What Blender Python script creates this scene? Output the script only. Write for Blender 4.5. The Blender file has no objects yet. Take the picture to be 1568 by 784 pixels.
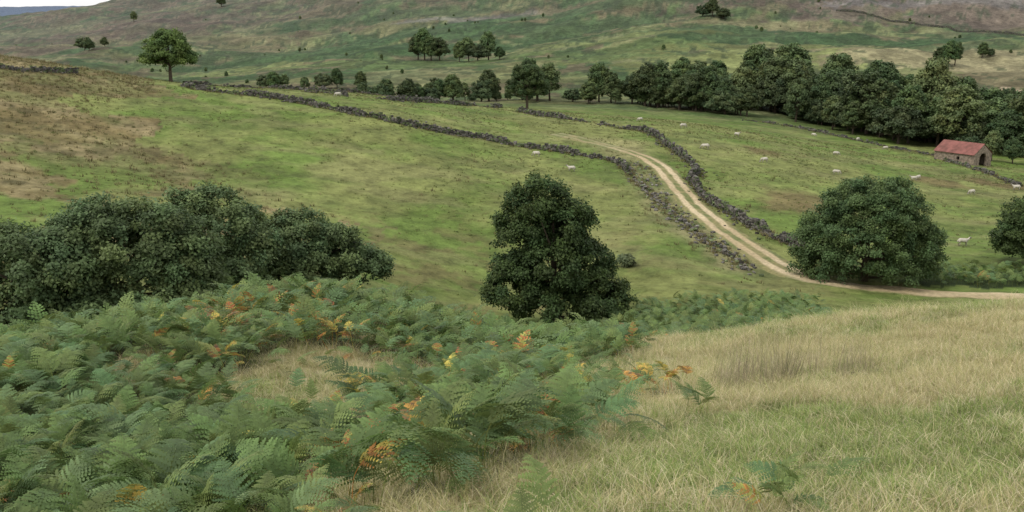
import bpy, math, numpy as np
from mathutils import Vector
rng=np.random.default_rng(7)
SC=bpy.context.scene; COL=SC.collection
# ------------------------------------------------------------------ terrain control points (x east, y north, z up, metres)
C=[(0,0,-1.65),(0,-15,2.5),(20,-15,4),(-20,-15,1),(40,0,2),(-40,0,-6),
(0,7,-3.6),(4,8,-3.8),(-4.6,8,-4.9),(5,15,-5.9),(-5,18,-7.3),(8,25,-8.5),(12,35,-10.6),(7,38,-12.4),(24.5,45,-13.2),(18,41,-12.5),
(-6,35,-10.2),(-11,32,-9.9),(-16,28,-10.1),(0,37,-12.5),(1.5,30,-10.6),(-20,15,-6.5),(-40,25,-9),(40,40,-10.6),(60,60,-15),
(0,50,-17.6),(0,65,-22),(-25,48,-17),(-15,50,-17.5),(12,50,-16.8),(30,58,-18),(30,75,-22.8),(-45,45,-14),
(-28.6,60,-19.1),(-17.2,75,-19.3),(-22.7,68,-17.8),(3.7,80,-24.8),(14.3,56,-18.1),(23.6,82,-23.4),(36.1,95,-25.2),(32.1,92,-24.7),(47.7,88,-24.6),(59.8,85,-24.0),
(0,95,-25.5),(-12,95,-22.8),(-15.5,125,-21.3),(0,130,-22.2),(0,165,-19.8),(-20.7,170,-15.3),(14.6,160,-20.8),(25.1,125,-23.5),(28,98,-24.6),(24.6,95,-24.8),
(-42.1,130,-17.8),(-45.3,85,-17.4),(-67.8,130,-13.4),(-82.4,160,-8.2),(-106.5,150,-5.7),(-59,80,-16.4),(-97.3,190,-5.4),(-68.6,200,-10.9),(-43,230,-14.7),(-13.3,240,-18.5),
(30.1,210,-20.3),(14.4,97,-23.3),(52.8,190,-23.5),
(56,115,-26.0),(64,155,-26.5),(98,215,-29.4),(67,320,-26.8),(121,230,-31.5),(88,255,-28.9),(56,105,-25.2),(96,140,-26.8),(-22,400,-24.3),(-84,450,-22.4),(146,430,-21.9),(207,400,-28.2),(188,560,-7),(234,700,8.9),
(280,850,63.4),(286,560,-7),(355,700,8.9),(425,850,63.4),(407,560,-7),(569,800,59.7),(0,560,-14.2),(0,750,4.8),(0,950,59.3),(-151,600,-22.9),(-212,850,.1),(-272,1100,41.5),(-310,750,-14.2),(-491,1200,24.3),(-409,800,-16.2),(-661,1300,.1),(-917,1300,-16.3),
(-135,260,-19),(-90,270,-22),(-60,300,-24),(-190,250,-17),(-640,1600,0),(-900,1900,-30),(0,1600,90),(800,1600,95),(-1600,3000,-40),(0,3000,60),(1500,3000,80),
(-2600,5000,90),(-2200,5000,96),(-3500,5000,85),(0,5000,80),(3000,5000,80),(-4500,8500,60),(0,8500,60),(4500,8500,60),(-1500,1400,-40)]
C=np.array(C,float)
def feat(x,y):
    d=np.sqrt(x*x+(y+25)**2)
    return np.stack([np.arctan2(x,y+25)*1.6,np.log(d)],-1)
X=feat(C[:,0],C[:,1])
def Kf(a,b):
    r2=((a[:,None,:]-b[None])**2).sum(-1)
    return 0.5*r2*np.log(r2+1e-12)
n=len(C); A=np.zeros((n+3,n+3)); A[:n,:n]=Kf(X,X)+np.eye(n)*0.0006; Pm=np.c_[np.ones(n),X]; A[:n,n:]=Pm; A[n:,:n]=Pm.T
W=np.linalg.solve(A,np.r_[C[:,2],0,0,0])
LAT=np.random.default_rng(3).random((256,256))
def vn(x,y):
    xi=np.floor(x).astype(int); yi=np.floor(y).astype(int); fx=x-xi; fy=y-yi
    fx=fx*fx*(3-2*fx); fy=fy*fy*(3-2*fy)
    a=LAT[xi&255,yi&255]; b=LAT[(xi+1)&255,yi&255]; c=LAT[xi&255,(yi+1)&255]; d=LAT[(xi+1)&255,(yi+1)&255]
    return (a*(1-fx)+b*fx)*(1-fy)+(c*(1-fx)+d*fx)*fy
def fbm(x,y,s,o=4,off=0.):
    t=0;a=.5;tot=0
    for k in range(o):
        ca,sa=math.cos(.6*k+.3),math.sin(.6*k+.3)
        t=t+a*vn((x*ca-y*sa)/s+17.3*k+off,(x*sa+y*ca)/s-9.1*k+off*1.7); tot+=a; a*=.55; s=s/2.1
    return t/tot
def ss(a,b,x):
    t=np.clip((x-a)/(b-a),0,1); return t*t*(3-2*t)
def hgt(x,y):
    x=np.atleast_1d(np.asarray(x,float)).ravel(); y=np.atleast_1d(np.asarray(y,float)).ravel()
    out=np.empty(len(x))
    for i in range(0,len(x),20000):
        f=feat(x[i:i+20000],y[i:i+20000]); out[i:i+20000]=Kf(f,X)@W[:n]+W[n]+f@W[n+1:]
    d=np.hypot(x,y)
    out+= (fbm(x,y,3.,3,5.)-.5)*.35*ss(3,12,d)*(1-ss(400,600,d))
    out+= (fbm(x,y,16.,3,9.)-.5)*.9*ss(60,100,d)
    out+= (fbm(x,y,90.,5,2.)-.5)*20*ss(420,620,d)*(1-ss(2000,3000,d)*.5)
    return out
# ------------------------------------------------------------------ helpers
def mk(name,v,f,mats=(),col=None,mi=None,smooth=False,link=True):
    v=np.asarray(v,np.float32).reshape(-1,3)
    me=bpy.data.meshes.new(name)
    f=np.asarray(f,np.int32)
    me.vertices.add(len(v)); me.vertices.foreach_set('co',v.ravel())
    k=f.shape[1]; me.loops.add(f.size); me.loops.foreach_set('vertex_index',f.ravel())
    me.polygons.add(len(f)); me.polygons.foreach_set('loop_start',np.arange(0,f.size,k,dtype=np.int32))
    me.polygons.foreach_set('loop_total',np.full(len(f),k,np.int32))
    if mi is not None: me.polygons.foreach_set('material_index',np.asarray(mi,np.int32))
    me.polygons.foreach_set('use_smooth',np.full(len(f),smooth,bool))
    me.update(calc_edges=True)
    if col is not None:
        at=me.attributes.new('col','FLOAT_COLOR','POINT')
        at.data.foreach_set('color',np.c_[col,np.ones(len(col))].astype(np.float32).ravel())
    for m in mats: me.materials.append(m)
    ob=bpy.data.objects.new(name,me)
    if link: COL.objects.link(ob)
    return ob
def nodes(name):
    m=bpy.data.materials.new(name); m.use_nodes=True; nt=m.node_tree; nt.nodes.clear()
    return m,nt,nt.nodes.new,nt.links.new
def foliage(name,trans=.3,rand=.25,rough=.6,spec=.25,hue=.03):
    m,nt,N,Lk=nodes(name)
    at=N('ShaderNodeAttribute'); at.attribute_name='col'
    p=N('ShaderNodeBsdfPrincipled'); p.inputs['Roughness'].default_value=rough; p.inputs['Specular IOR Level'].default_value=spec
    t=N('ShaderNodeBsdfTranslucent'); mx=N('ShaderNodeMixShader'); mx.inputs[0].default_value=trans
    o=N('ShaderNodeOutputMaterial'); src_=at.outputs['Color']
    if rand>0:
        oi=N('ShaderNodeObjectInfo'); mr=N('ShaderNodeMapRange'); mr.inputs[3].default_value=1-rand; mr.inputs[4].default_value=1+rand
        Lk(oi.outputs['Random'],mr.inputs[0])
        vm=N('ShaderNodeVectorMath'); vm.operation='SCALE'; Lk(at.outputs['Color'],vm.inputs[0]); Lk(mr.outputs[0],vm.inputs['Scale'])
        hs=N('ShaderNodeHueSaturation'); Lk(vm.outputs[0],hs.inputs['Color'])
        m2=N('ShaderNodeMath'); m2.operation='MULTIPLY'; m2.inputs[1].default_value=7.31; Lk(oi.outputs['Random'],m2.inputs[0])
        m3=N('ShaderNodeMath'); m3.operation='FRACT'; Lk(m2.outputs[0],m3.inputs[0])
        m4=N('ShaderNodeMapRange'); m4.inputs[3].default_value=.5-hue; m4.inputs[4].default_value=.5+hue*.5; Lk(m3.outputs[0],m4.inputs[0]); Lk(m4.outputs[0],hs.inputs['Hue']); src_=hs.outputs[0]
    Lk(src_,p.inputs['Base Color']); Lk(src_,t.inputs[0]); Lk(p.outputs[0],mx.inputs[1]); Lk(t.outputs[0],mx.inputs[2]); Lk(mx.outputs[0],o.inputs[0])
    return m
def solid(name,c,rough=.9,scale=8,amt=.35,attr=False,bump=.3,spec=.2):
    m,nt,N,Lk=nodes(name)
    p=N('ShaderNodeBsdfPrincipled'); p.inputs['Roughness'].default_value=rough; p.inputs['Specular IOR Level'].default_value=spec
    g=N('ShaderNodeNewGeometry'); no=N('ShaderNodeTexNoise'); no.inputs['Scale'].default_value=scale; no.inputs['Detail'].default_value=5
    Lk(g.outputs['Position'],no.inputs['Vector'])
    mr=N('ShaderNodeMapRange'); mr.inputs[1].default_value=.3; mr.inputs[2].default_value=.7; mr.inputs[3].default_value=1-amt; mr.inputs[4].default_value=1+amt; Lk(no.outputs[0],mr.inputs[0])
    vm=N('ShaderNodeVectorMath'); vm.operation='SCALE'; Lk(mr.outputs[0],vm.inputs['Scale'])
    if attr:
        at=N('ShaderNodeAttribute'); at.attribute_name='col'; Lk(at.outputs['Color'],vm.inputs[0])
    else: vm.inputs[0].default_value=c
    Lk(vm.outputs[0],p.inputs['Base Color'])
    if bump>0:
        b=N('ShaderNodeBump'); b.inputs['Strength'].default_value=bump; b.inputs['Distance'].default_value=.05; Lk(no.outputs[0],b.inputs['Height']); Lk(b.outputs[0],p.inputs['Normal'])
    o=N('ShaderNodeOutputMaterial'); Lk(p.outputs[0],o.inputs[0]); return m
M_leaf=foliage('leaves',.3,0.0); M_leafI=foliage('wood_leaves',.25,.25); M_frond=foliage('bracken_green',.3,.28,.55,.25,.028); M_grass=foliage('grass_blades',.3,.2,.7,.15,.012)
M_bark=solid('bark',(.09,.07,.05)); M_stone=solid('drystone',(.1,.1,.1),attr=True,scale=5,amt=.5)
# ------------------------------------------------------------------ masks
def inpoly(x,y,poly):
    r=np.zeros(x.shape,bool); m=len(poly)
    for i in range(m):
        x1,y1=poly[i]; x2,y2=poly[(i+1)%m]
        c=((y1>y)!=(y2>y))&(x<(x2-x1)*(y-y1)/((y2-y1)+1e-9)+x1); r^=c
    return r
BROWN=[(-120,200),(-97,195),(-80,192),(-69,190),(-61,172),(-65,150),(-57,140),(-37.4,128.4),(-33.8,118.3),(-23.9,116.5),(-16,104.5),(-19,90),(-30,78),(-60,60),(-140,60)]
def lerp(a,b,t): return a*(1-t[:,None])+b*t[:,None]
V=lambda *c: np.array(c,float)
BX=[-5,0,6.5,10,14,17,20,24,26,32,38,46]; BB=[-1.,-1.1,-1.1,-2.0,-2.9,-4.6,-6.0,-4.5,1.2,4.0,5,5]; B2=[0,.3,.5,.8,1.3,1.8,2.,2.6,3.2,4.5,5,5]
CL=[(-1.7,17,1.1),(-1.5,13,.8),(-.3,17.5,.7),(.6,24,1.5),(2.7,18,.85),(-.6,8.3,.75),(.85,13,.45),(2.7,13.5,.25),(1.9,5.9,.3),(.2,20.5,.8),(-.6,14.8,.4),(.3,9.8,.35),(1.2,15.5,.4),(.1,11.5,.4)]
def bracken_density(x,y):
    nz=fbm(x,y,2.2,3,30.)-.5; nb=fbm(x,y,1.5,3,33.)
    xb=np.interp(y,BX,BB)
    d=ss(.5,-.6,x-xb+nz*3.)*(y<47)
    d2=ss(.4,-.4,x-np.interp(y,BX,B2)+nz*1.5)*(y<47)*ss(.49,.60,nb)*.8
    d=np.maximum(d,d2)
    d*=1-.85*ss(1.25,.75,np.hypot((x+4.3)/2.1,(y-19.3)/4.2)+nz*.9)
    d*=1-.7*ss(.60,.68,fbm(x,y,1.7,3,37.))*(y<30)
    for cx,cy,r in CL: d=np.maximum(d,ss(1.25,.6,np.hypot(x-cx,y-cy)/r+nz*.8))
    u=x/np.maximum(y,1)
    far=(y>46)&(y<85)&(u<.335)&(u>.06); d=np.maximum(d,far*ss(.338,.31,u+nz*.02)*ss(84,79,y+nz*4)*ss(46,52,y))
    d=np.maximum(d,((y>=40)&(y<74)&(u<=.07)&(u>-.30))*.9)
    d=np.maximum(d,((x>41)&(x<75)&(y>94+nz*3)&(y<101+nz*5))*1.)
    return d
def groundcol(x,y):
    d=np.hypot(x,y); n1=fbm(x,y,14.,5,1.); n2=fbm(x,y,45.,4,4.); n3=fbm(x,y,2.5,4,8.)
    G=lerp(V(.125,.182,.043),V(.19,.212,.07),ss(.38,.62,n1)); G=lerp(G,V(.105,.16,.036),ss(.5,.75,n2)*.6)
    G=lerp(G,V(.11,.13,.045),ss(.54,.64,fbm(x*.6,y,3.5,4,17.))*.5); G=lerp(G,V(.225,.215,.095),ss(.56,.68,fbm(x*.5,y,7.,4,19.))*.4)
    wx=x+(n1-.5)*26; wy=y+(fbm(x,y,12.,4,21.)-.5)*26
    b=inpoly(wx,wy,BROWN).astype(float)
    top=ss(115,150,y+x*-.15)
    bc=lerp(V(.165,.125,.06),V(.245,.195,.105),ss(.4,.62,fbm(x,y,5.,4,11.)))
    bc=lerp(bc,V(.085,.07,.036),ss(.54,.64,fbm(x,y,3.,4,12.))*.7)
    bc=lerp(bc,V(.145,.155,.058),ss(.50,.62,fbm(x,y,9.,4,15.))*.6)
    patch=np.maximum(top*.9,ss(.44,.54,fbm(x,y,7.,5,13.))*.85)
    G=lerp(G,bc,b*patch)
    G=lerp(G,V(.16,.13,.06),ss(.53,.64,fbm(x,y,4.,4,14.))*ss(45,0,np.hypot(x+8,y-96))*.6)
    tx=np.interp(y,[92,98,105,113,122,134,147,160],[31,28,26.8,25.6,24.8,24,24,23.5])
    strip=ss(.5,2.,tx-x)*ss(8.5,5.,tx-x)*ss(93,99,y)*ss(165,150,y)
    G=lerp(G,lerp(V(.12,.14,.055),V(.24,.22,.11),ss(.4,.6,n3)),strip*.85)
    G=lerp(G,V(.29,.26,.13),ss(1.,.3,np.abs((x-19)/7))*ss(155,162,y)*ss(185,172,y)*.6)
    for cx,cy,r in [(42,139,6),(38,134,4),(47,183,4),(77,174,5),(88,180,5),(90,178,5)]:
        G=lerp(G,V(.15,.12,.055),ss(1.2,.5,np.hypot((x-cx)/r,(y-cy)/r*.7)+(n3-.5)*1.)*.85)
    near=ss(50,44,y-0.25*np.maximum(x-20,0))*(y<60)
    ng=fbm(x,y,1.6,4,41.); ng2=fbm(x,y,5.,3,44.)
    NG=lerp(V(.17,.205,.07),V(.38,.34,.19),ss(.40,.6,ng*.5+ng2*.5+.10*ss(10,24,y)-.06*ss(2,4,x)*ss(17,9,y)))
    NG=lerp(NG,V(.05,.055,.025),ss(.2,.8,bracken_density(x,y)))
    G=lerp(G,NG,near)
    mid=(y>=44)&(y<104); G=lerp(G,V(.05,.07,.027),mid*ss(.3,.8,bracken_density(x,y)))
    # ---------------- far hillside
    far=ss(250,330,y+(n1-.5)*40)
    ca,sa=math.cos(.5),math.sin(.5); xs=x*ca+y*sa; ys=-x*sa+y*ca
    f1=fbm(xs/3.2,ys,26.,5,51.); f2=fbm(x,y,70.,5,55.); f3=fbm(xs/2,ys,9.,4,59.); f4=fbm(x,y*.5,7.,4,62.); f5=fbm(x,y*.7,38.,5,68.); f6=fbm(x,y*.6,26.,5,73.)
    Fc=lerp(V(.082,.118,.045),V(.15,.162,.07),ss(.42,.58,f2*.5+f1*.5))
    Fc=lerp(Fc,V(.12,.095,.066),ss(.46,.58,f1)*ss(-120,-260,x+ (y-750)*-.3)*.85)
    Fc=lerp(Fc,V(.11,.09,.06),ss(720,840,y+(f2-.5)*300)*(.35+.4*ss(100,250,x)))
    brk=V(.045,.085,.032); tan=V(.25,.225,.125); yg=V(.18,.205,.075); hea=V(.11,.082,.062)
    Fc=lerp(Fc,brk,ss(.53,.58,f5)*.8); Fc=lerp(Fc,V(.125,.095,.062),ss(.55,.60,f6)*.65); Fc=lerp(Fc,V(.18,.175,.09),ss(.40,.35,f6)*.5)
    def blob(cx,cy,rx,ry,c,s=1.,rot=0.):
        nonlocal Fc
        cr,sr=math.cos(rot),math.sin(rot); dx=x-cx; dy=y-cy
        q=np.hypot((dx*cr+dy*sr)/rx,(-dx*sr+dy*cr)/ry)+(f1-.5)*1.9+(f3-.5)*1.1+(f4-.5)*.8
        Fc=lerp(Fc,c,ss(1.1,.85,q)*s)
    blob(-110,640,110,55,brk,.8,-.5); blob(-40,620,70,30,brk,.8,-.4); blob(20,680,120,45,brk*1.1,.8,-.15)
    blob(-150,560,60,35,yg,.6,-.4); blob(-60,540,70,30,V(.10,.145,.05),.7)
    blob(-330,880,120,60,hea,.6); blob(-230,760,90,30,V(.17,.155,.08),.6,-.5); blob(-420,900,90,35,V(.14,.15,.075),.6)
    blob(50,530,55,40,V(.10,.145,.05),.8); blob(120,490,70,45,yg,.95,.1); blob(150,520,60,28,yg,.8)
    blob(190,590,90,26,brk,.95,.05); blob(270,600,60,25,brk,.8); blob(120,600,50,22,V(.07,.11,.045),.8); blob(30,590,60,14,yg*.9,.7,.1)
    blob(235,490,70,45,tan,.9,0); blob(215,415,45,10,V(.42,.34,.23),.9,.1); blob(240,540,50,12,brk,.7)
    blob(140,660,90,14,V(.19,.17,.09),.7); blob(330,700,120,40,V(.15,.115,.09),.8); blob(200,740,120,30,hea,.7); blob(-30,760,60,18,V(.17,.165,.15),.6); blob(300,720,70,12,V(.18,.17,.16),.6)
    blob(60,740,80,22,brk*1.2,.7); blob(-60,800,90,30,brk*1.2,.6)
    Fc=Fc*(.78+.45*ss(.35,.65,f3))[:,None]*(.82+.36*ss(.35,.65,f4))[:,None]
    Fc=lerp(Fc,V(.036,.055,.026),ss(.60,.65,f4)*.7)
    G=lerp(G,Fc,far)
    vf=ss(1800,3200,d); G=lerp(G,V(.115,.15,.21),vf)  # farthest hills take a blue-grey base colour as painted air haze
    hz=ss(350,1300,d)*(1-vf)*.25; G=lerp(G,V(.16,.18,.19),hz)  # lighter haze over the far hillside, also put into the vertex colour
    return G
# ------------------------------------------------------------------ ground sheet
ang=np.radians(np.r_[np.linspace(-62,-34,40)[:-1],np.linspace(-34,34,860),np.linspace(34,62,40)[1:]])
rr=np.geomspace(2,9000,900)
Aa,R=np.meshgrid(ang,rr); gx=(R*np.sin(Aa)).ravel(); gy=(-8+R*np.cos(Aa)).ravel(); gz=hgt(gx,gy)
na,nr=len(ang),len(rr); idx=np.arange(na*nr).reshape(nr,na)
gf=np.stack([idx[:-1,:-1],idx[:-1,1:],idx[1:,1:],idx[1:,:-1]],-1).reshape(-1,4)
m,nt,N,Lk=nodes('moor_grass')
at=N('ShaderNodeAttribute'); at.attribute_name='col'; g=N('ShaderNodeNewGeometry')
def noise(sc,det,ro):
    q=N('ShaderNodeTexNoise'); q.inputs['Scale'].default_value=sc; q.inputs['Detail'].default_value=det; q.inputs['Roughness'].default_value=ro; Lk(g.outputs['Position'],q.inputs['Vector']); return q
n1=noise(.35,7,.78); n2=noise(.9,4,.7); n3=noise(.06,4,.7)
def mr(src,a,b,c,d):
    q=N('ShaderNodeMapRange'); q.inputs[1].default_value=a; q.inputs[2].default_value=b; q.inputs[3].default_value=c; q.inputs[4].default_value=d; Lk(src,q.inputs[0]); return q.outputs[0]
f1=mr(n1.outputs[0],.3,.7,.5,1.5); f3=mr(n3.outputs[0],.3,.7,.8,1.2)
mm=N('ShaderNodeMath'); mm.operation='MULTIPLY'; Lk(f1,mm.inputs[0]); Lk(f3,mm.inputs[1])
vm=N('ShaderNodeVectorMath'); vm.operation='SCALE'; Lk(at.outputs['Color'],vm.inputs[0]); Lk(mm.outputs[0],vm.inputs['Scale'])
mx=N('ShaderNodeMix'); mx.data_type='RGBA'; mx.blend_type='MULTIPLY'; mx.inputs['B'].default_value=(.55,.55,.5,1)
Lk(mr(n2.outputs[0],.56,.68,0,.75),mx.inputs['Factor']); Lk(vm.outputs[0],mx.inputs['A'])
p=N('ShaderNodeBsdfPrincipled'); p.inputs['Roughness'].default_value=.95; p.inputs['Specular IOR Level'].default_value=.1; Lk(mx.outputs['Result'],p.inputs['Base Color'])
bp=N('ShaderNodeBump'); bp.inputs['Strength'].default_value=.8; bp.inputs['Distance'].default_value=.35; Lk(n2.outputs[0],bp.inputs['Height']); Lk(bp.outputs[0],p.inputs['Normal'])
o=N('ShaderNodeOutputMaterial'); Lk(p.outputs[0],o.inputs[0]); M_ground=m
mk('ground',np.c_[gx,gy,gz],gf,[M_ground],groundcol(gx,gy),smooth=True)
# ------------------------------------------------------------------ track
def resample(pts,step):
    p=np.array(pts,float)
    q=[]
    for i in range(len(p)-1):
        p0=p[max(i-1,0)];p1=p[i];p2=p[i+1];p3=p[min(i+2,len(p)-1)]
        for t in np.linspace(0,1,12,endpoint=False):
            q.append(.5*((2*p1)+(-p0+p2)*t+(2*p0-5*p1+4*p2-p3)*t*t+(-p0+3*p1-3*p2+p3)*t**3))
    q.append(p[-1]); q=np.array(q); s=np.r_[0,np.cumsum(np.hypot(*np.diff(q,axis=0).T))]
    t=np.arange(0,s[-1],step); return np.c_[np.interp(t,s,q[:,0]),np.interp(t,s,q[:,1])]
TR=[(75,82),(62,84.2),(51.4,86.7),(47.7,88),(43.2,89.9),(38.9,91.4),(34.8,92.4),(32.4,92.9),(30.3,94.5),(28.3,99.1),(27.1,105.1),(25.9,112.9),(25,122.5),(24.3,134),(24,147),(23.5,156),(22,163),(19.5,168),(15,174),(8,181)]
tp=resample(TR,.4); tg=np.gradient(tp,axis=0); tg/=np.linalg.norm(tg,axis=1)[:,None]; nn=np.c_[-tg[:,1],tg[:,0]]
nw=25; wv=np.linspace(-2.1,2.1,nw); tv=tp[:,None,:]+nn[:,None,:]*wv[None,:,None]
tx,ty=tv[...,0].ravel(),tv[...,1].ravel(); tz=hgt(tx,ty)+.10-np.tile(np.abs(wv)**4*.005,len(tp))
ii=np.arange(len(tp)*nw).reshape(-1,nw); tf=np.stack([ii[:-1,:-1],ii[1:,:-1],ii[1:,1:],ii[:-1,1:]],-1).reshape(-1,4)
w=np.abs(np.tile(wv,len(tp))); nz=fbm(tx,ty,1.2,4,71.)-.5; nz2=fbm(tx,ty,9.,3,75.)
rut=ss(.35,.6,w+nz*.35)*ss(1.55,1.25,w+nz*.5); along=np.repeat(tp[:,1],nw)
rut=np.maximum(rut, ss(1.9,1.5,w+nz*.7)*ss(100,93,along)*.9)
rut*=1-.75*ss(162,174,along)
sand=lerp(V(.42,.33,.19),V(.54,.44,.275),ss(.35,.65,nz2)); gr=lerp(V(.15,.17,.06),V(.23,.21,.09),ss(-.1,.1,nz))
mk('dirt_track',np.c_[tx,ty,tz],tf,[solid('track_dirt',(0,0,0),scale=3,amt=.25,attr=True,bump=.5)],lerp(gr,sand,rut),smooth=True)
# ------------------------------------------------------------------ dry stone walls
CUBE=np.array([[-1,-1,-1],[1,-1,-1],[1,1,-1],[-1,1,-1],[-1,-1,1],[1,-1,1],[1,1,1],[-1,1,1]],float)*.5
CF=np.array([[0,3,2,1],[4,5,6,7],[0,1,5,4],[1,2,6,5],[2,3,7,6],[3,0,4,7]])
def stones(name,P,Z,S,Y,bright=1.):
    k=len(P); v=CUBE[None]*S[:,None,:]+rng.normal(0,.045,(k,8,3))*S[:,None,:].mean(2,keepdims=True)*1.8
    rx=rng.normal(0,.15,k); c,s=np.cos(rx)[:,None],np.sin(rx)[:,None]
    v=np.stack([v[...,0]*c-v[...,2]*s,v[...,1],v[...,0]*s+v[...,2]*c],-1)
    c,s=np.cos(Y)[:,None],np.sin(Y)[:,None]
    v=np.stack([v[...,0]*c-v[...,1]*s,v[...,0]*s+v[...,1]*c,v[...,2]],-1)
    v[...,0]+=P[:,0,None]; v[...,1]+=P[:,1,None]; v[...,2]+=Z[:,None]
    f=(CF[None]+8*np.arange(k)[:,None,None]).reshape(-1,4)
    b=rng.uniform(.4,1.6,k); col=np.c_[.11*b,.103*b,.09*b]*bright; ms=rng.random(k)<.25; col[ms]=col[ms]*V(.85,1.15,.6)
    return mk(name,v.reshape(-1,3),f,[M_stone],np.repeat(col,8,0))
WP=[]
def wall(pts,h=1.25,coll=.3,seed=0.,rubble=.6,bright=1.):
    q=resample(pts,.36); t=np.gradient(q,axis=0); yaw=np.arctan2(t[:,1],t[:,0]); nv=np.c_[-np.sin(yaw),np.cos(yaw)]
    q=q+nv*((fbm(q[:,0],q[:,1],6.,2,seed+50)-.5)*1.4)[:,None]
    if pts[0][1]<300: WP.append(q)
    hh=h*(1-coll*3.6*np.clip(fbm(q[:,0],q[:,1],4.,3,seed)-.42,0,1)); z0=hgt(q[:,0],q[:,1])
    P=[];Z=[];S=[];Y=[]
    for c in range(6):
        zc=.12+c*.23
        for side in (-1,1):
            ok=zc<hh+rng.normal(0,.14,len(q))
            wd=.30-.03*c
            pp=q+nv*side*wd*.6+rng.normal(0,.07,q.shape); 
            P.append(pp[ok]);Z.append((z0+zc+rng.normal(0,.03,len(q)))[ok]);k=ok.sum()
            S.append(np.c_[rng.uniform(.3,.6,k),rng.uniform(.28,.42,k),rng.uniform(.2,.34,k)]);Y.append(yaw[ok]+rng.normal(0,.15,k))
    k=int(len(q)*rubble); i=rng.integers(0,len(q),k); pp=q[i]+nv[i]*rng.normal(0,.9,k)[:,None]
    P.append(pp);Z.append(hgt(pp[:,0],pp[:,1])+.08);S.append(rng.uniform(.2,.5,(k,3))*V(1,.8,.6));Y.append(rng.uniform(0,6,k))
    return stones('dry_stone_wall',np.vstack(P),np.concatenate(Z),np.vstack(S),np.concatenate(Y),bright)
wall([(-60,181),(-47,178),(-35,174),(-25,168),(-18,167),(-9,167),(-3,168),(5,165),(12,161),(17,155),(17.5,148)],.95,.8,3.)
wall([(17.5,148),(19,137),(20.2,126.2),(21.5,114.6),(23,106.6),(24.4,98.2)],.05,.4,6.,.8,1.2)
wall([(26,194),(27.5,185),(28,177),(29.5,161),(29,153),(26.8,143),(27.3,132),(28.6,126),(29.4,120.6),(31,114.7),(32.8,108)],1.3,.7,9.,1.)
wall([(-41,198),(-32,193)],.9,.8,12.); wall([(-26,196),(-19,204),(-13,215),(-3,230)],.9,.9,15.)
wall([(1,215),(8,208),(16,203)],1.,.7,18.); wall([(18,200),(23,194),(26,192)],.9,.7,21.)
wall([(-66,200),(-55,206),(-45,211),(-32,215),(-15,232)],.8,.9,24.); wall([(68,290),(82,283),(90,262),(95,248),(98,228),(96,200),(93,177)],.55,1.1,27.,.3)
wall([(-88,168),(-82,172),(-78,178)],.8,.6,29.)
wall([(225,700),(262,680),(300,640),(345,600)],1.6,.4,33.,0.)
k=400; i=rng.integers(0,len(tp),k); keep=(tp[i,1]>96)&(tp[i,1]<160); i=i[keep]; pp=tp[i]+nn[i]*rng.uniform(1.9,6,len(i))[:,None]
stones('scattered_stones',pp,hgt(pp[:,0],pp[:,1])+.05,rng.uniform(.15,.5,(len(pp),3))*V(1,.8,.6),rng.uniform(0,6,len(pp)),1.6)
# ------------------------------------------------------------------ trees
def tube(path,rad,sides=7):
    path=np.array(path,float); k=len(path); t=np.gradient(path,axis=0); t/=np.linalg.norm(t,axis=1)[:,None]+1e-9
    a=np.cross(t,[.13,.99,.05]); a/=np.linalg.norm(a,axis=1)[:,None]+1e-9; b=np.cross(t,a); th=np.linspace(0,2*np.pi,sides,endpoint=False)
    v=path[:,None]+(a[:,None]*np.cos(th)[None,:,None]+b[:,None]*np.sin(th)[None,:,None])*np.array(rad)[:,None,None]
    i=np.arange(k*sides).reshape(k,sides); j=np.roll(i,-1,1)
    return v.reshape(-1,3),np.stack([i[:-1],j[:-1],j[1:],i[1:]],-1).reshape(-1,4)
def leafquads(c,nrm,s,r):
    k=len(c); nrm=nrm/(np.linalg.norm(nrm,axis=1)[:,None]+1e-9); t=np.cross(nrm,r.normal(size=(k,3))); t/=np.linalg.norm(t,axis=1)[:,None]+1e-9; b=np.cross(nrm,t)
    s=s[:,None]; v=np.stack([c-t*s*.5,c+b*s*.33,c+t*s*.5,c-b*s*.33],1); return v.reshape(-1,3),np.arange(4*k).reshape(-1,4)
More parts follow.
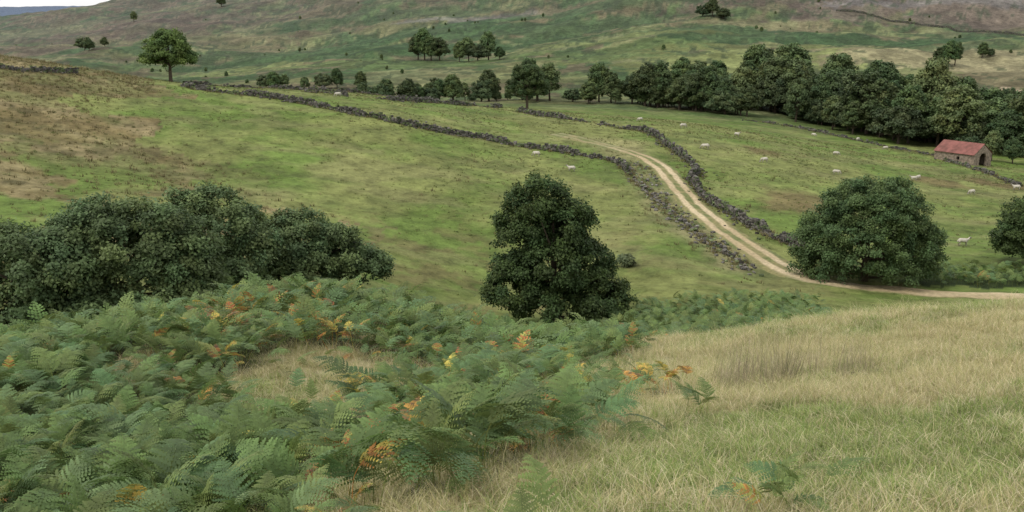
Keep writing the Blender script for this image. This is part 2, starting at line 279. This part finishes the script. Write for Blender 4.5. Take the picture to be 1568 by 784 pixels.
def tree(name,lobes,ncl,nleaf,clr,ls,col,trunk_r,seed,link=True,loc=(0,0,0),mat=None,contrast=.28,zmin=.2,fuzz=.16):
    r=np.random.default_rng(seed); Lb=np.array(lobes,float)
    w=(Lb[:,3]*Lb[:,5]); w/=w.sum(); cen=[]
    while len(cen)<ncl:
        l=Lb[r.choice(len(Lb),p=w)]; d=r.normal(size=3); d/=np.linalg.norm(d)
        if d[2]<-.55: continue
        rad=r.uniform(.66,1.04) if r.random()<.85 else r.uniform(.3,.7)
        c=l[:3]+d*l[3:6]*rad
        inside=[(np.linalg.norm((c-q[:3])/q[3:6])<.6) for q in Lb]
        if any(inside) and r.random()<.85: continue
        if c[2]<zmin: continue
        cen.append(np.r_[c,d])
    cen=np.array(cen); cr=clr*r.uniform(.45,1.4,ncl)
    ci=r.choice(ncl,nleaf,p=cr**2/(cr**2).sum())
    d=r.normal(size=(nleaf,3)); d/=np.linalg.norm(d,axis=1)[:,None]; d[:,2]=np.where(d[:,2]<-.35,-d[:,2],d[:,2])
    stretch=r.uniform(.7,1.3,(ncl,3))
    pos=cen[ci,:3]+d*stretch[ci]*(cr[ci]*(.4+.7*r.random(nleaf)**.7))[:,None]*V(1,1,.85)+r.normal(0,fuzz,(nleaf,3))
    pos[:,2]=np.maximum(pos[:,2],.1+r.random(nleaf)*.3)
    nr_=d*.6+cen[ci,3:]*.5+V(0,0,.45)+r.normal(0,.6,(nleaf,3))
    lv,lf=leafquads(pos,nr_,ls*r.uniform(.6,1.3,nleaf),r)
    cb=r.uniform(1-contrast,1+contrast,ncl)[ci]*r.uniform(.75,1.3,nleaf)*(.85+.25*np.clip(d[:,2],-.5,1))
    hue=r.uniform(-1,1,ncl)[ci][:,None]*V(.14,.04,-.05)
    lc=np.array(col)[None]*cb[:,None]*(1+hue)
    V_=[lv];F_=[lf];Cc=[np.repeat(lc,4,0)];Mi=[np.zeros(len(lf))]; off=len(lv)
    top=Lb[:,2].max(); ctr=(Lb[:,:3]*w[:,None]).sum(0)
    tp_=[(0,0,-.6),(0,0,.3),(ctr[0]*.3,ctr[1]*.3,top*.3),(ctr[0]*.7,ctr[1]*.7,top*.6),(ctr[0],ctr[1],top*.95)]
    br=[(tp_,[trunk_r*1.5,trunk_r*1.1,trunk_r*.85,trunk_r*.55,trunk_r*.15])]
    for k_ in r.choice(ncl,min(ncl,26),replace=False):
        e=cen[k_,:3]; h=min(e[2]*.65,top*.8); s=np.array([np.interp(h,[0,top],[0,ctr[0]]),np.interp(h,[0,top],[0,ctr[1]]),h]); mid=(s+e)/2+V(0,0,-.2)+r.normal(0,.2,3)
        br.append(([s,mid,e],[trunk_r*.38,trunk_r*.22,trunk_r*.06]))
    for pa,ra in br:
        v,f=tube(pa,ra); V_.append(v);F_.append(f+off);Cc.append(np.tile(V(.07,.055,.04),(len(v),1)));Mi.append(np.ones(len(f))); off+=len(v)
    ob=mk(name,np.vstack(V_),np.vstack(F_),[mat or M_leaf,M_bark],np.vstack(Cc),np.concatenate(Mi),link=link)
    ob.location=loc; return ob
def at_(x,y,dz=0): return (x,y,float(hgt(x,y)[0])+dz)
OAK=(.07,.11,.034); HAW=(.10,.155,.056)
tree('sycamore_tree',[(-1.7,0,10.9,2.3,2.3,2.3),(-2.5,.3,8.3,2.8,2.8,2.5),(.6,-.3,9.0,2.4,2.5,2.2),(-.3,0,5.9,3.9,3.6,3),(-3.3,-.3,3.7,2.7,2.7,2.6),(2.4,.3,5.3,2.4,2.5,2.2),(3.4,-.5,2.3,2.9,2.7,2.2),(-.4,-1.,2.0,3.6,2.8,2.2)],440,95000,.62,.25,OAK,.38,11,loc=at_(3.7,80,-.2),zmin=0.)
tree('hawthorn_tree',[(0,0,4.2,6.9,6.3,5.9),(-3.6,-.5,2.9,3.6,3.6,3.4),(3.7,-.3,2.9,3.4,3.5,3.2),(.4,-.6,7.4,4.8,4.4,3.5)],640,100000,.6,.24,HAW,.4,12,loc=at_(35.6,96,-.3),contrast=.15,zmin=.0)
tree('hawthorn_tree',[(0,0,3.8,4.2,4.2,3.6),(-1.8,0,2.4,2.6,2.6,2.2),(1.5,0,5.2,2.4,2.4,2.2)],220,36000,.6,.26,OAK,.3,13,loc=at_(56.6,103.4,-.1))
tree('ash_tree',[(0,0,5.7,4.6,4.4,3.6),(-2.6,0,4.3,2.8,2.8,2.4),(2.6,.3,4.4,2.9,2.8,2.4),(.2,0,7.8,3.2,3,2.4)],200,30000,.75,.36,(.13,.195,.055),.36,14,loc=at_(-68,198),zmin=1.3)
tree('oak_tree',[(0,0,7.2,4.6,4.4,3.8),(-2.6,0,5.3,3,3,2.6),(2.4,0,5.6,3,3,2.8),(0,0,9.6,3,3,2.6)],180,26000,.8,.42,(.085,.125,.046),.36,15,loc=at_(4,262),zmin=1.6)
WS=(.12,.172,.068)
tree('willow_shrub',[(0,0,3.4,5.6,4.5,3.5),(-3,0,2.4,3.4,3,2.6),(2.8,0,4.2,3.4,3,2.8),(0,-2,1.2,5.5,3,1.5)],360,58000,.6,.24,WS,.2,16,loc=at_(-30.5,59),zmin=0.)
tree('willow_shrub',[(0,0,4.,4.5,4.2,3.9),(2.6,0,3,2.8,3,2.6),(-2,0,5.1,2.7,2.6,2.4),(0,-2,1.2,5,3,1.5)],320,54000,.6,.24,(.125,.177,.07),.2,17,loc=at_(-24.3,61.5),zmin=0.)
tree('willow_shrub',[(0,0,3.2,3.6,3.4,3.0),(2,0,2.2,2.3,2.3,2),(-1.6,0,4.2,2.2,2.2,2),(0,-1.5,1,4,2.5,1.3)],220,36000,.52,.24,(.14,.198,.08),.17,18,loc=at_(-21.5,69.5),zmin=0.)
tree('willow_shrub',[(0,0,2.6,3.6,3,2.5),(2.4,0,2.1,2.6,2.3,1.9),(-2,0,2.8,2.3,2.2,2),(0,-1.5,1,4,2.3,1.2)],220,36000,.52,.24,(.13,.187,.075),.17,19,loc=at_(-16.5,75),zmin=0.)
tree('willow_shrub',[(0,0,2.,2.6,2.3,1.8)],80,14000,.5,.24,(.14,.198,.08),.15,20,loc=at_(-12.6,77),zmin=0.)
tree('gorse_bush',[(0,0,.5,.8,.8,.5)],18,2500,.3,.22,(.14,.17,.08),.06,21,loc=at_(11.5,97))
# ------------------------------------------------------------------ instancing
def src(name,objs):
    c=bpy.data.collections.new(name)
    for o in objs: c.objects.link(o)
    return c
def scatter(name,pts,rot,scl,idx,coll):
    me=bpy.data.meshes.new(name); me.vertices.add(len(pts)); me.vertices.foreach_set('co',np.asarray(pts,np.float32).ravel())
    for nm,ty,key,dat in (('rot','FLOAT_VECTOR','vector',rot),('scl','FLOAT_VECTOR','vector',scl),('idx','INT','value',idx)):
        a=me.attributes.new(nm,ty,'POINT'); a.data.foreach_set(key,np.asarray(dat,np.int32 if ty=='INT' else np.float32).ravel())
    ob=bpy.data.objects.new(name,me); COL.objects.link(ob)
    ng=bpy.data.node_groups.new(name,'GeometryNodeTree'); ng.interface.new_socket('Geometry',in_out='INPUT',socket_type='NodeSocketGeometry'); ng.interface.new_socket('Geometry',in_out='OUTPUT',socket_type='NodeSocketGeometry')
    N=ng.nodes.new; L=ng.links.new
    gi=N('NodeGroupInput'); go=N('NodeGroupOutput'); ip=N('GeometryNodeInstanceOnPoints'); ci=N('GeometryNodeCollectionInfo')
    ci.inputs['Collection'].default_value=coll; ci.inputs['Separate Children'].default_value=True; ci.inputs['Reset Children'].default_value=True
    def na_(nm,ty):
        q=N('GeometryNodeInputNamedAttribute'); q.data_type=ty; q.inputs['Name'].default_value=nm; return q.outputs['Attribute']
    L(gi.outputs[0],ip.inputs['Points']); L(ci.outputs[0],ip.inputs['Instance']); ip.inputs['Pick Instance'].default_value=True
    L(na_('idx','INT'),ip.inputs['Instance Index'])
    er=N('FunctionNodeEulerToRotation'); L(na_('rot','FLOAT_VECTOR'),er.inputs[0]); L(er.outputs[0],ip.inputs['Rotation'])
    L(na_('scl','FLOAT_VECTOR'),ip.inputs['Scale']); L(ip.outputs[0],go.inputs[0])
    md=ob.modifiers.new('scatter','NODES'); md.node_group=ng; return ob
def simple_scatter(name,x,y,smin,smax,idx,coll,tilt=.1,dz=0.,zs=None):
    k=len(x); z=hgt(x,y)+dz; s=rng.uniform(smin,smax,k)*(1 if zs is None else zs)
    return scatter(name,np.c_[x,y,z],np.c_[rng.normal(0,tilt,k),rng.normal(0,tilt,k),rng.uniform(0,6.28,k)],np.c_[s,s,s*rng.uniform(.85,1.15,k)],idx,coll)
wt=[]
for i,(c,lob) in enumerate([((.078,.118,.045),[(0,0,6,4,4,4.4),(-2,0,4,2.8,2.8,2.8),(2,0.5,4.4,2.8,2.8,2.6),(0,0,9,2.8,2.8,2.6)]),((.10,.152,.053),[(0,0,5.5,3.6,3.6,4.4),(1.8,0,4,2.6,2.6,2.5),(-.5,0,8.4,2.5,2.5,2.8)]),
    ((.088,.13,.057),[(0,0,4.6,4.6,4.4,3.8),(-3,0,3.4,2.6,2.6,2.6),(3,0,3.6,2.6,2.6,2.6)]),((.125,.175,.067),[(0,0,6.2,3.2,3.2,5),(0,0,9.5,1.9,1.9,2.4)])]):
    wt.append(tree('wood_%d'%i,lob,150,13000,.8,.5,c,.3,40+i,link=False,mat=M_leafI,zmin=.2))
WT=src('wood_src',wt)
B1=[(-52,300),(-39,310),(-30,318),(-22,330),(-14,330),(-6,325),(4,330),(15,330),(25,328),(35,325),(41,322),(47,318),(57,312),(65,308),(72,303),(81,295),(89,280),(98,268),(104,256),(112,247),(119,240),(126,232),(140,232)]
wx=[];wy=[];ws=[]
q=resample(B1,1.)
for a,b in q:
    for k_ in range(3 if a<40 else 6):
        if rng.random()<((.12 if a<-5 else .2) if a<40 else .24):
            wx.append(a+rng.normal(0,2)+ (rng.uniform(0,20) if a>75 else rng.uniform(0,5))); wy.append(b+rng.normal(0,3)+(rng.uniform(0,60) if a>60 else rng.uniform(0,16))); ws.append(rng.uniform(.5,1.2)*(1.35 if a>75 else (1.0 if a>0 else .72)))
for a,b,s in [(-50,571,1.5),(-54,575,1.4),(-46,568,1.5),(-41,566,1.3),(-24,556,1.1),(-19,553,1.3),(-13,556,1.2),(-29,550,1.),(-7,556,.8),(-333,887,.9),(-275,957,.9),(134,674,1.2),(128,678,1.),(140,670,1.),(209,478,.9),(213,480,.8),(205,479,.7),(239,508,.7),(244,510,.5),
   (-289,677,1.),(-283,670,.8),(-278,684,.7),(-96,400,.8),(-100,404,.7),(-92,402,.6),(-75,395,.8),(-70,397,.6),(-82,392,.5),(-60,395,.6),(92,330,2.0),(99,326,1.7),(86,328,1.6),(112,320,1.6),(108,330,1.7),(146,400,1.),(152,398,.8),(160,400,.7),(176,385,.9),(190,380,.8),(112,228,.6),(108,232,.7),(115,224,.5),(121,222,.7),(126,220,.6)]:
    wx.append(a);wy.append(b);ws.append(s)
wx,wy,ws=map(np.array,(wx,wy,ws)); simple_scatter('distant_woodland',wx,wy,.9,1.1,rng.integers(0,4,len(wx)),WT,.03,-.5,ws)
k=500; sx=rng.uniform(-420,420,k); sy=rng.uniform(440,900,k); keep=(np.abs(sx)<sy*.56)&(fbm(sx,sy,30.,3,81.)>.66); sx,sy=sx[keep],sy[keep]
simple_scatter('hillside_scrub',sx,sy,.10,.3,rng.choice([1,3],len(sx)),WT,.1,-.5)
# ------------------------------------------------------------------ bracken fronds
def frond(name,seed,col,tipcol=None,L=.6,stem=.5,npin=15,npn=8,wide=1.):
    r=np.random.default_rng(seed); Vv=[];Ff=[];Cc=[]; off=0
    S=20; a0=math.radians(r.uniform(68,84)); a1=math.radians(r.uniform(-35,35)); p=np.zeros(3); path=[p.copy()]; tot=stem+L; angs=[]
    for i in range(S):
        t=(i+.5)/S; s=t*tot
        a=a0 if s<stem*.7 else a0+(a1-a0)*((s-stem*.7)/(tot-stem*.7))**.7
        p=p+V(math.cos(a),0,math.sin(a))*tot/S; path.append(p.copy()); angs.append(a)
    path=np.array(path); sl=np.linspace(0,tot,S+1)
    v,f=tube(path,np.linspace(.004,.001,S+1),3); Vv.append(v);Ff.append(f);Cc.append(np.tile(np.array(col)*V(1.3,1.1,.8),(len(v),1))); off=len(v)
    for k in range(npin):
        u=(k/(npin-1)); s=stem+L*(.02+.96*u**.9); P=np.array([np.interp(s,sl,path[:,j]) for j in range(3)]); a=np.interp(s,sl[1:],angs)
        T=V(math.cos(a),0,math.sin(a)); Nn=V(-math.sin(a),0,math.cos(a))
        pl=L*.42*(1-u)**.9*(.7+.3*min(1,u*7))+.015
        for side in (-1,1):
            fw=math.radians(r.uniform(16,36)+18*u); D=T*math.sin(fw)+V(0,side,0)*math.cos(fw); rise=r.uniform(.05,.35)
            m_=max(3,int(npn*(1-u*.6)+.5)) if npn>3 else max(2,int(npn*(1-u*.5)+.5)); cc=np.array(col)*r.uniform(.8,1.2)
            if tipcol is not None and r.random()<.5: cc=np.array(tipcol)*r.uniform(.7,1.2)
            E=np.cross(Nn,D); gap=L*.96/npin
            for j in range(m_):
                w=(j+.5)/m_; c0=P+D*pl*w+Nn*(rise*pl*w-.5*pl*w*w)
                dd=pl/m_; ql=min(pl*.24,gap*.66*wide)*(1-w)**.6+.004
                for s2 in (-1,1):
                    o=(E*s2*.92+D*.4)*ql+Nn*r.normal(0,.12)*ql
                    Vv.append(np.array([c0-D*dd*.52,c0-D*dd*.22+o*.85,c0+o*1.08+D*dd*.14,c0+D*dd*.52])); Ff.append(np.array([[0,1,2,3]])+off); off+=4
                    Cc.append(np.tile(cc*(.85+.35*w),(4,1)))
    return mk(name,np.vstack(Vv),np.vstack(Ff),[M_frond],np.vstack(Cc),link=False)
GB=(.15,.225,.07); GY=(.21,.265,.08); BL=(.135,.22,.088)
spec=[(GB,.6,.45),(GB,.68,.55),(BL,.55,.4),(BL,.62,.58),(GY,.5,.4),(GB,.52,.35),(BL,.7,.5),(GB,.58,.62)]
OR=(.50,.25,.07); YL=(.60,.50,.11); BR=(.24,.13,.06); YG=(.34,.36,.09)
aspec=[(YG,OR,.48),(YL,YG,.45),(BR,OR,.45),(OR,YL,.42)]
fr=[frond('frond_%02d'%i,100+i,c,L=l,stem=s) for i,(c,l,s) in enumerate(spec)]
fr+=[frond('frond_%02d'%(8+i),200+i,c,t,L=l,stem=.5,npin=12,npn=6) for i,(c,t,l) in enumerate(aspec)]
fr+=[frond('frond_%02d'%(12+i),100+i,c,L=l,stem=s,npin=11,npn=3,wide=.9) for i,(c,l,s) in enumerate(spec)]
fr+=[frond('frond_%02d'%(20+i),200+i,c,t,L=l,stem=.55,npin=10,npn=3,wide=.9) for i,(c,t,l) in enumerate(aspec)]
FR=src('bracken_src',fr)
def sample(x0,x1,y0,y1,dens,df):
    k=int((x1-x0)*(y1-y0)*dens); x=rng.uniform(x0,x1,k); y=rng.uniform(y0,y1,k); a=rng.random(k)<df(x,y)
    a&=np.abs(x)<(np.maximum(y,0)*.60+2.5); return x[a],y[a]
X1=[];Y1=[]
for (x0,x1,y0,y1,dn) in [(-9,6,4.2,13,34),(-16,8,13,26,24),(-28,10,26,47,15),(-20,32,47,88,5.),(41,72,92,104,5)]:
    a,b=sample(x0,x1,y0,y1,dn,bracken_density); X1.append(a);Y1.append(b)
bx=np.concatenate(X1);by=np.concatenate(Y1)
ok=~((np.hypot(bx-3.7,by-80)<6.5)); bx,by=bx[ok],by[ok]
AUT=[(-11.3,25),(-8.5,25),(-5.3,21),(-6.5,29),(1.8,17.5),(3.8,18),(1.8,23.5),(2.9,18),(-1.5,8.6),(-4,8.3),(-1.3,7.3),(-.6,12.3),(-8.5,27.5),(.8,25.5),(-4.3,24),(-6,26),(-3,16),(.3,23),(-7.5,24.5),(-2.6,22),(-2.2,10.5)]
pa=np.full(len(bx),.014)+.10*(bracken_density(bx,by)<.85)*(by<45)
for cx,cy in AUT: pa=np.maximum(pa,.62*np.exp(-((bx-cx)**2+(by-cy)**2)/(.7 if cy>15 else .1)))
aut=rng.random(len(bx))<pa
id_=np.where(aut,rng.choice([8,9,10,11],len(bx),p=[.32,.25,.18,.25]),rng.choice(8,len(bx),p=[.18,.16,.16,.12,.08,.1,.1,.1]))+12*(by>23)
vig=.6+.75*fbm(bx,by,1.5,3,66.)
s=rng.uniform(.75,1.2,len(bx))*vig*np.where(by>46,1.5,np.where(by>26,1.15,np.where(by<7.2,.6,1.))); kk=len(bx)
scatter('bracken_ferns',np.c_[bx,by,hgt(bx,by)-.03],np.c_[rng.normal(0,.22,kk),rng.normal(0,.22,kk),rng.uniform(0,6.28,kk)],np.c_[s,s,s*rng.uniform(.8,1.2,kk)],id_,FR)
# ------------------------------------------------------------------ grass
def tuft(name,seed,nb,h,rad,wd,cols,bend=.5,seg=4):
    r=np.random.default_rng(seed); Vv=[];Ff=[];Cc=[];off=0
    for b in range(nb):
        th=r.uniform(0,6.28); rr_=rad*math.sqrt(r.random()); base=V(rr_*math.cos(th),rr_*math.sin(th),-.03); d=r.uniform(0,6.28)*.5+th*.5; dv=V(math.cos(d),math.sin(d),0); pv=V(-math.sin(d),math.cos(d),0)
        hh=h*r.uniform(.45,1.15); bn=bend*r.uniform(.2,1.5); c=np.array(cols[r.integers(len(cols))])*r.uniform(.7,1.25)
        t=np.linspace(0,1,seg+1); ctr=base+dv[None]*(hh*bn*t**2)[:,None]+V(0,0,1)[None]*(hh*t*(1-.35*bn*t))[:,None]
        w=wd*(1-t*.85)[:,None]*.5; v=np.stack([ctr-pv*w,ctr+pv*w],1).reshape(-1,3); Vv.append(v)
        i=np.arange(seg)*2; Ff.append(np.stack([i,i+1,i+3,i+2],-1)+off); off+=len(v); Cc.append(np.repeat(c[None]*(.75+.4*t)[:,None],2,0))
    return mk(name,np.vstack(Vv),np.vstack(Ff),[M_grass],np.vstack(Cc),link=False)
ST=[(.60,.52,.30),(.68,.61,.40),(.50,.44,.23),(.38,.36,.15)]; GN=[(.22,.31,.085),(.29,.35,.11),(.40,.40,.18),(.18,.26,.07)]; RU=[(.42,.36,.25),(.5,.43,.3),(.34,.29,.19),(.24,.26,.12)]
gt=[tuft('g_0',1,42,.26,.15,.006,ST,.8,3),tuft('g_1',2,42,.33,.17,.005,ST+[GN[1]],.9,3),tuft('g_2',3,42,.15,.15,.008,GN,.9,3),tuft('g_3',4,42,.2,.16,.007,GN+ST[:2],.9,3),tuft('g_4',5,36,.7,.13,.006,RU,.25,3),tuft('g_5',6,42,.18,.15,.007,ST[:2]+GN[:3],1.,3)]
GT=src('grass_src',gt)
def gdens(x,y): return np.clip(1.05-bracken_density(x,y),.05,1)*(y<52)
X1=[];Y1=[];Z1=[]
for (x0,x1,y0,y1,dn,sc) in [(-3,7,4.2,10,75,.95),(-4,12,10,17,48,1.1),(-9,18,17,27,28,1.3),(-12,32,27,50,14,1.6)]:
    a,b=sample(x0,x1,y0,y1,dn,gdens); X1.append(a);Y1.append(b);Z1.append(np.full(len(a),sc))
qx=np.concatenate(X1);qy=np.concatenate(Y1);qs=np.concatenate(Z1); kk=len(qx)
strawf=ss(.42,.58,fbm(qx,qy,1.6,4,41.)*.5+fbm(qx,qy,5.,3,44.)*.5+.10*ss(10,24,qy)-.07*ss(1.5,3.5,qx)*ss(18,9,qy))
r_=rng.random(kk); gi_=np.where(r_<strawf*.95,rng.choice([0,1,5],kk,p=[.45,.3,.25]),rng.choice([2,3,5],kk,p=[.55,.3,.15]))
rush=(np.hypot((qx-5.6)/1.9,(qy-18.5)/1.0)+(fbm(qx,qy,1.,3,90.)-.5)*1.8<.95)&(rng.random(kk)<.2); gi_=np.where(rush,4,gi_)
ss_=qs*rng.uniform(.7,1.25,kk)
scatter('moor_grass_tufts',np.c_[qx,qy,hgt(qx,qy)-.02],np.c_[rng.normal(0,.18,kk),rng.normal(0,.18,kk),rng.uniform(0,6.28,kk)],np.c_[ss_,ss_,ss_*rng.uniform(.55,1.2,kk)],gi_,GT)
pt=[tuft('p_0',11,14,.22,.16,.04,[(.16,.20,.06),(.21,.23,.085)],.7,2),tuft('p_1',12,14,.2,.2,.04,[(.26,.24,.11),(.32,.28,.14)],.8,2),tuft('p_2',13,18,.42,.25,.045,[(.13,.13,.055),(.2,.17,.08),(.26,.22,.11)],.6,2),tuft('p_3',14,14,.25,.25,.045,[(.10,.14,.04)],.7,2)]
PT=src('pasture_src',pt)
k=60000; px=rng.uniform(-110,115,k); py=np.sqrt(rng.random(k))*165+75; inb=inpoly(px,py,BROWN)
strip=(px>17)&(px<27)&(py<160)
dn=np.where(inb,1.,np.where(strip,1.,.4)*(.3+1.2*(fbm(px,py,8.,4,93.)>.5))); keep=(rng.random(k)<dn)&(np.abs(px)<py*.6)&(bracken_density(px,py)<.2)
# long grass growing along the walls
wq=np.vstack(WP); wi=rng.integers(0,len(wq),5000); wpx=wq[wi,0]+rng.normal(0,.7,5000); wpy=wq[wi,1]+rng.normal(0,.7,5000)
px=np.r_[px[keep],wpx]; py=np.r_[py[keep],wpy]; inb=np.r_[inb[keep]|strip[keep],np.ones(5000,bool)]
dtr=np.abs(px-np.interp(py,[92,98,105,113,122,134,147,160],[31,28,26.8,25.6,24.8,24,24,23.5])); keep=~((dtr<2.1)&(py<172)&(py>92)); keep&=~((py<96)&(px>28)&(np.abs(py-np.interp(px,[30,38,47,60],[95,91.5,88,84]))<2.6))
px,py,inb=px[keep],py[keep],inb[keep]
simple_scatter('pasture_tussocks',px,py,.6,1.4,np.where(inb,rng.choice([0,1,2,3],len(px),p=[.2,.3,.4,.1]),rng.choice([0,1,2,3],len(px),p=[.5,.3,.03,.17])),PT,.1)
# ------------------------------------------------------------------ sheep
M_wool=solid('wool',(.55,.51,.43),scale=14,amt=.2,bump=.6); M_face=solid('sheep_face',(.25,.22,.19))
def sheepmesh(graze):
    hz=[(.52,0,.74,.14),(.70,0,.52 if graze else .92,.10),(.82,0,.22 if graze else 1.0,.085),(.95,0,.10 if graze else .93,.05)]
    vs=[(-.38,0,.68,.24),(-.15,0,.66,.27),(.12,0,.65,.28),(.36,0,.69,.23)]+hz; ed=[(i,i+1) for i in range(7)]
    def add(par,pts):
        pr=par
        for q in pts: vs.append(q); ed.append((pr,len(vs)-1)); pr=len(vs)-1
    for s in (-1,1):
        add(0,[(-.40,s*.13,.50,.10),(-.34,s*.14,.38,.06),(-.44,s*.14,.24,.035),(-.42,s*.14,.03,.035)])
        add(3,[(.36,s*.12,.45,.075),(.37,s*.12,.25,.038),(.36,s*.12,.03,.035)])
        h=hz[2]; add(6,[(h[0]-.05,s*.13,h[2]+.06,.025),(h[0]-.07,s*.19,h[2]+.03,.015)])
    add(0,[(-.60,0,.66,.05),(-.64,0,.46,.035)])
    me=bpy.data.meshes.new('s'); me.from_pydata([v[:3] for v in vs],ed,[]); ob=bpy.data.objects.new('s',me); COL.objects.link(ob)
    md=ob.modifiers.new('k','SKIN'); md.use_smooth_shade=True; sv=me.skin_vertices[0].data
    for i,v in enumerate(vs): sv[i].radius=(v[3],v[3]); sv[i].use_root=(i==1)
    ob.modifiers.new('b','SUBSURF').levels=1
    dg=bpy.context.evaluated_depsgraph_get(); dg.update(); out=bpy.data.meshes.new_from_object(ob.evaluated_get(dg)); bpy.data.objects.remove(ob)
    out.materials.clear(); out.materials.append(M_wool); out.materials.append(M_face)
    for pl in out.polygons:
        c=pl.center; pl.use_smooth=True
        if (c.x>.72) or (c.z<.34 and c.x<.6): pl.material_index=1
    return out
SH=[sheepmesh(True),sheepmesh(False)]
SP=[(4,159),(9,147),(-33,188),(35,177),(44,170),(47,205),(89,233),(74,177),(76,160),(54.1,114.8),(61,120.8),(36,207),(79,257),(72,174),(90,255),(28,215),(-10,225),(89,171),(56,168),(65,196)]
for i,(a,b) in enumerate(SP):
    o=bpy.data.objects.new('sheep',SH[1 if i%4==1 else 0]); COL.objects.link(o); s=rng.uniform(.9,1.15); o.location=at_(a,b,0); o.scale=(s,s,s); o.rotation_euler=(0,0,rng.uniform(-.9,.9)+(math.pi if rng.random()<.5 else 0))
# ------------------------------------------------------------------ barn
e=bpy.data.objects.new('stone_barn',None); COL.objects.link(e); e.location=at_(101.5,220,0.0); e.rotation_euler=(0,0,math.radians(-59.6)); e.scale=(1.05,1.05,1.05)
M_bw=solid('barn_stone',(.25,.2,.155),scale=2.5,amt=.5)
def child(name,vs,fs,mat,thick=0):
    me=bpy.data.meshes.new(name); me.from_pydata(vs,[],fs); me.materials.append(mat); o=bpy.data.objects.new(name,me); COL.objects.link(o); o.parent=e
    if thick: md=o.modifiers.new('t','SOLIDIFY'); md.thickness=thick; md.offset=0
    return o
Lh,Wh,ev,rd=4.6,2.9,2.3,4.3
arch=[(1.15*math.cos(t),1.5+1.0*math.sin(t)) for t in np.linspace(math.pi,0,9)]
gab=[(-Wh,-.5),(-1.15,-.5)]+arch+[(1.15,-.5),(Wh,-.5),(Wh,ev),(0,rd),(-Wh,ev)]
child('gable_wall_doorway',[(Lh,y_,z_) for y_,z_ in gab],[list(range(len(gab)))],M_bw,.4)
gb2=[(-Wh,-.5),(Wh,-.5),(Wh,ev),(0,rd),(-Wh,ev)]; child('gable_wall_back',[(-Lh,y_,z_) for y_,z_ in gb2],[list(range(5))],M_bw,.4)
def panel(x0,x1,z0,z1,y_): return [(x0,y_,z0),(x1,y_,z0),(x1,y_,z1),(x0,y_,z1)]
vs=[];fs=[]
for pnl in [panel(-Lh+.2,.6,-.5,ev,-Wh+.2),panel(.6,1.3,-.5,.9,-Wh+.2),panel(.6,1.3,1.6,ev,-Wh+.2),panel(1.3,Lh-.2,-.5,ev,-Wh+.2)]:
    fs.append([len(vs)+i for i in range(4)]); vs+=pnl
child('front_wall',vs,fs,M_bw,.35); child('rear_wall',panel(-Lh+.2,Lh-.2,-.5,ev,Wh-.2),[[0,1,2,3]],M_bw,.35)
m,nt,N,Lk=nodes('rusted_roof'); p=N('ShaderNodeBsdfPrincipled'); p.inputs['Roughness'].default_value=.7; no=N('ShaderNodeTexNoise'); no.inputs['Scale'].default_value=.8; no.inputs['Detail'].default_value=8
tc=N('ShaderNodeTexCoord'); Lk(tc.outputs['Object'],no.inputs['Vector']); cr=N('ShaderNodeValToRGB'); cr.color_ramp.elements[0].color=(.13,.05,.035,1); cr.color_ramp.elements[1].color=(.27,.10,.08,1); cr.color_ramp.elements[0].position=.3; cr.color_ramp.elements[1].position=.6
Lk(no.outputs[0],cr.inputs[0]); Lk(cr.outputs[0],p.inputs['Base Color']); o=N('ShaderNodeOutputMaterial'); Lk(p.outputs[0],o.inputs[0])
for sgn,nm in ((-1,'roof_front'),(1,'roof_rear')):
    xs=np.linspace(-Lh-.3,Lh+.3,120); cor=.03*np.sin(xs*24); vs=[];fs=[]
    for x_,c_ in zip(xs,cor): vs+=[(x_,sgn*.0,rd+.18+c_),(x_,sgn*(Wh+.35),ev-.05+c_)]
    fs=[[2*i,2*i+1,2*i+3,2*i+2] for i in range(119)]; child(nm,vs,fs,m,.03)
# ------------------------------------------------------------------ light, sky, camera
w=bpy.data.worlds.new("World"); SC.world=w; w.use_nodes=True; nt=w.node_tree; bg=nt.nodes['Background']; bg.inputs['Strength'].default_value=.15
sk=nt.nodes.new('ShaderNodeTexSky'); sk.sky_type='NISHITA'; sk.sun_disc=False; sk.sun_elevation=math.radians(52); sk.sun_rotation=math.radians(-120); sk.dust_density=3
tcw=nt.nodes.new('ShaderNodeTexCoord'); cn=nt.nodes.new('ShaderNodeTexNoise'); cn.inputs['Scale'].default_value=3; cn.inputs['Detail'].default_value=4; nt.links.new(tcw.outputs['Generated'],cn.inputs['Vector'])
crw=nt.nodes.new('ShaderNodeValToRGB'); crw.color_ramp.elements[0].position=.3; crw.color_ramp.elements[0].color=(6.3,6.3,6.4,1); crw.color_ramp.elements[1].position=.7; crw.color_ramp.elements[1].color=(8.8,8.7,8.6,1); nt.links.new(cn.outputs[0],crw.inputs[0])
mxw=nt.nodes.new('ShaderNodeMix'); mxw.data_type='RGBA'; mxw.inputs['Factor'].default_value=.8; nt.links.new(sk.outputs[0],mxw.inputs['A']); nt.links.new(crw.outputs[0],mxw.inputs['B']); nt.links.new(mxw.outputs['Result'],bg.inputs['Color'])
s=bpy.data.lights.new("sun",'SUN'); s.energy=1.5; s.angle=math.radians(14); s.color=(1,.95,.87); so=bpy.data.objects.new("sun",s); COL.objects.link(so)
az=math.radians(-120); el=math.radians(52); d=Vector((math.sin(az)*math.cos(el),math.cos(az)*math.cos(el),math.sin(el))); so.rotation_euler=d.to_track_quat('Z','Y').to_euler()
c=bpy.data.cameras.new("cam"); co=bpy.data.objects.new("camera",c); COL.objects.link(co); c.sensor_width=36; c.lens=1500*36/1568; c.clip_start=.1; c.clip_end=20000
co.rotation_euler=(math.pi/2-math.radians(13.2),0,0); SC.camera=co
SC.view_settings.view_transform='Standard'; SC.view_settings.look='None'; SC.view_settings.exposure=0
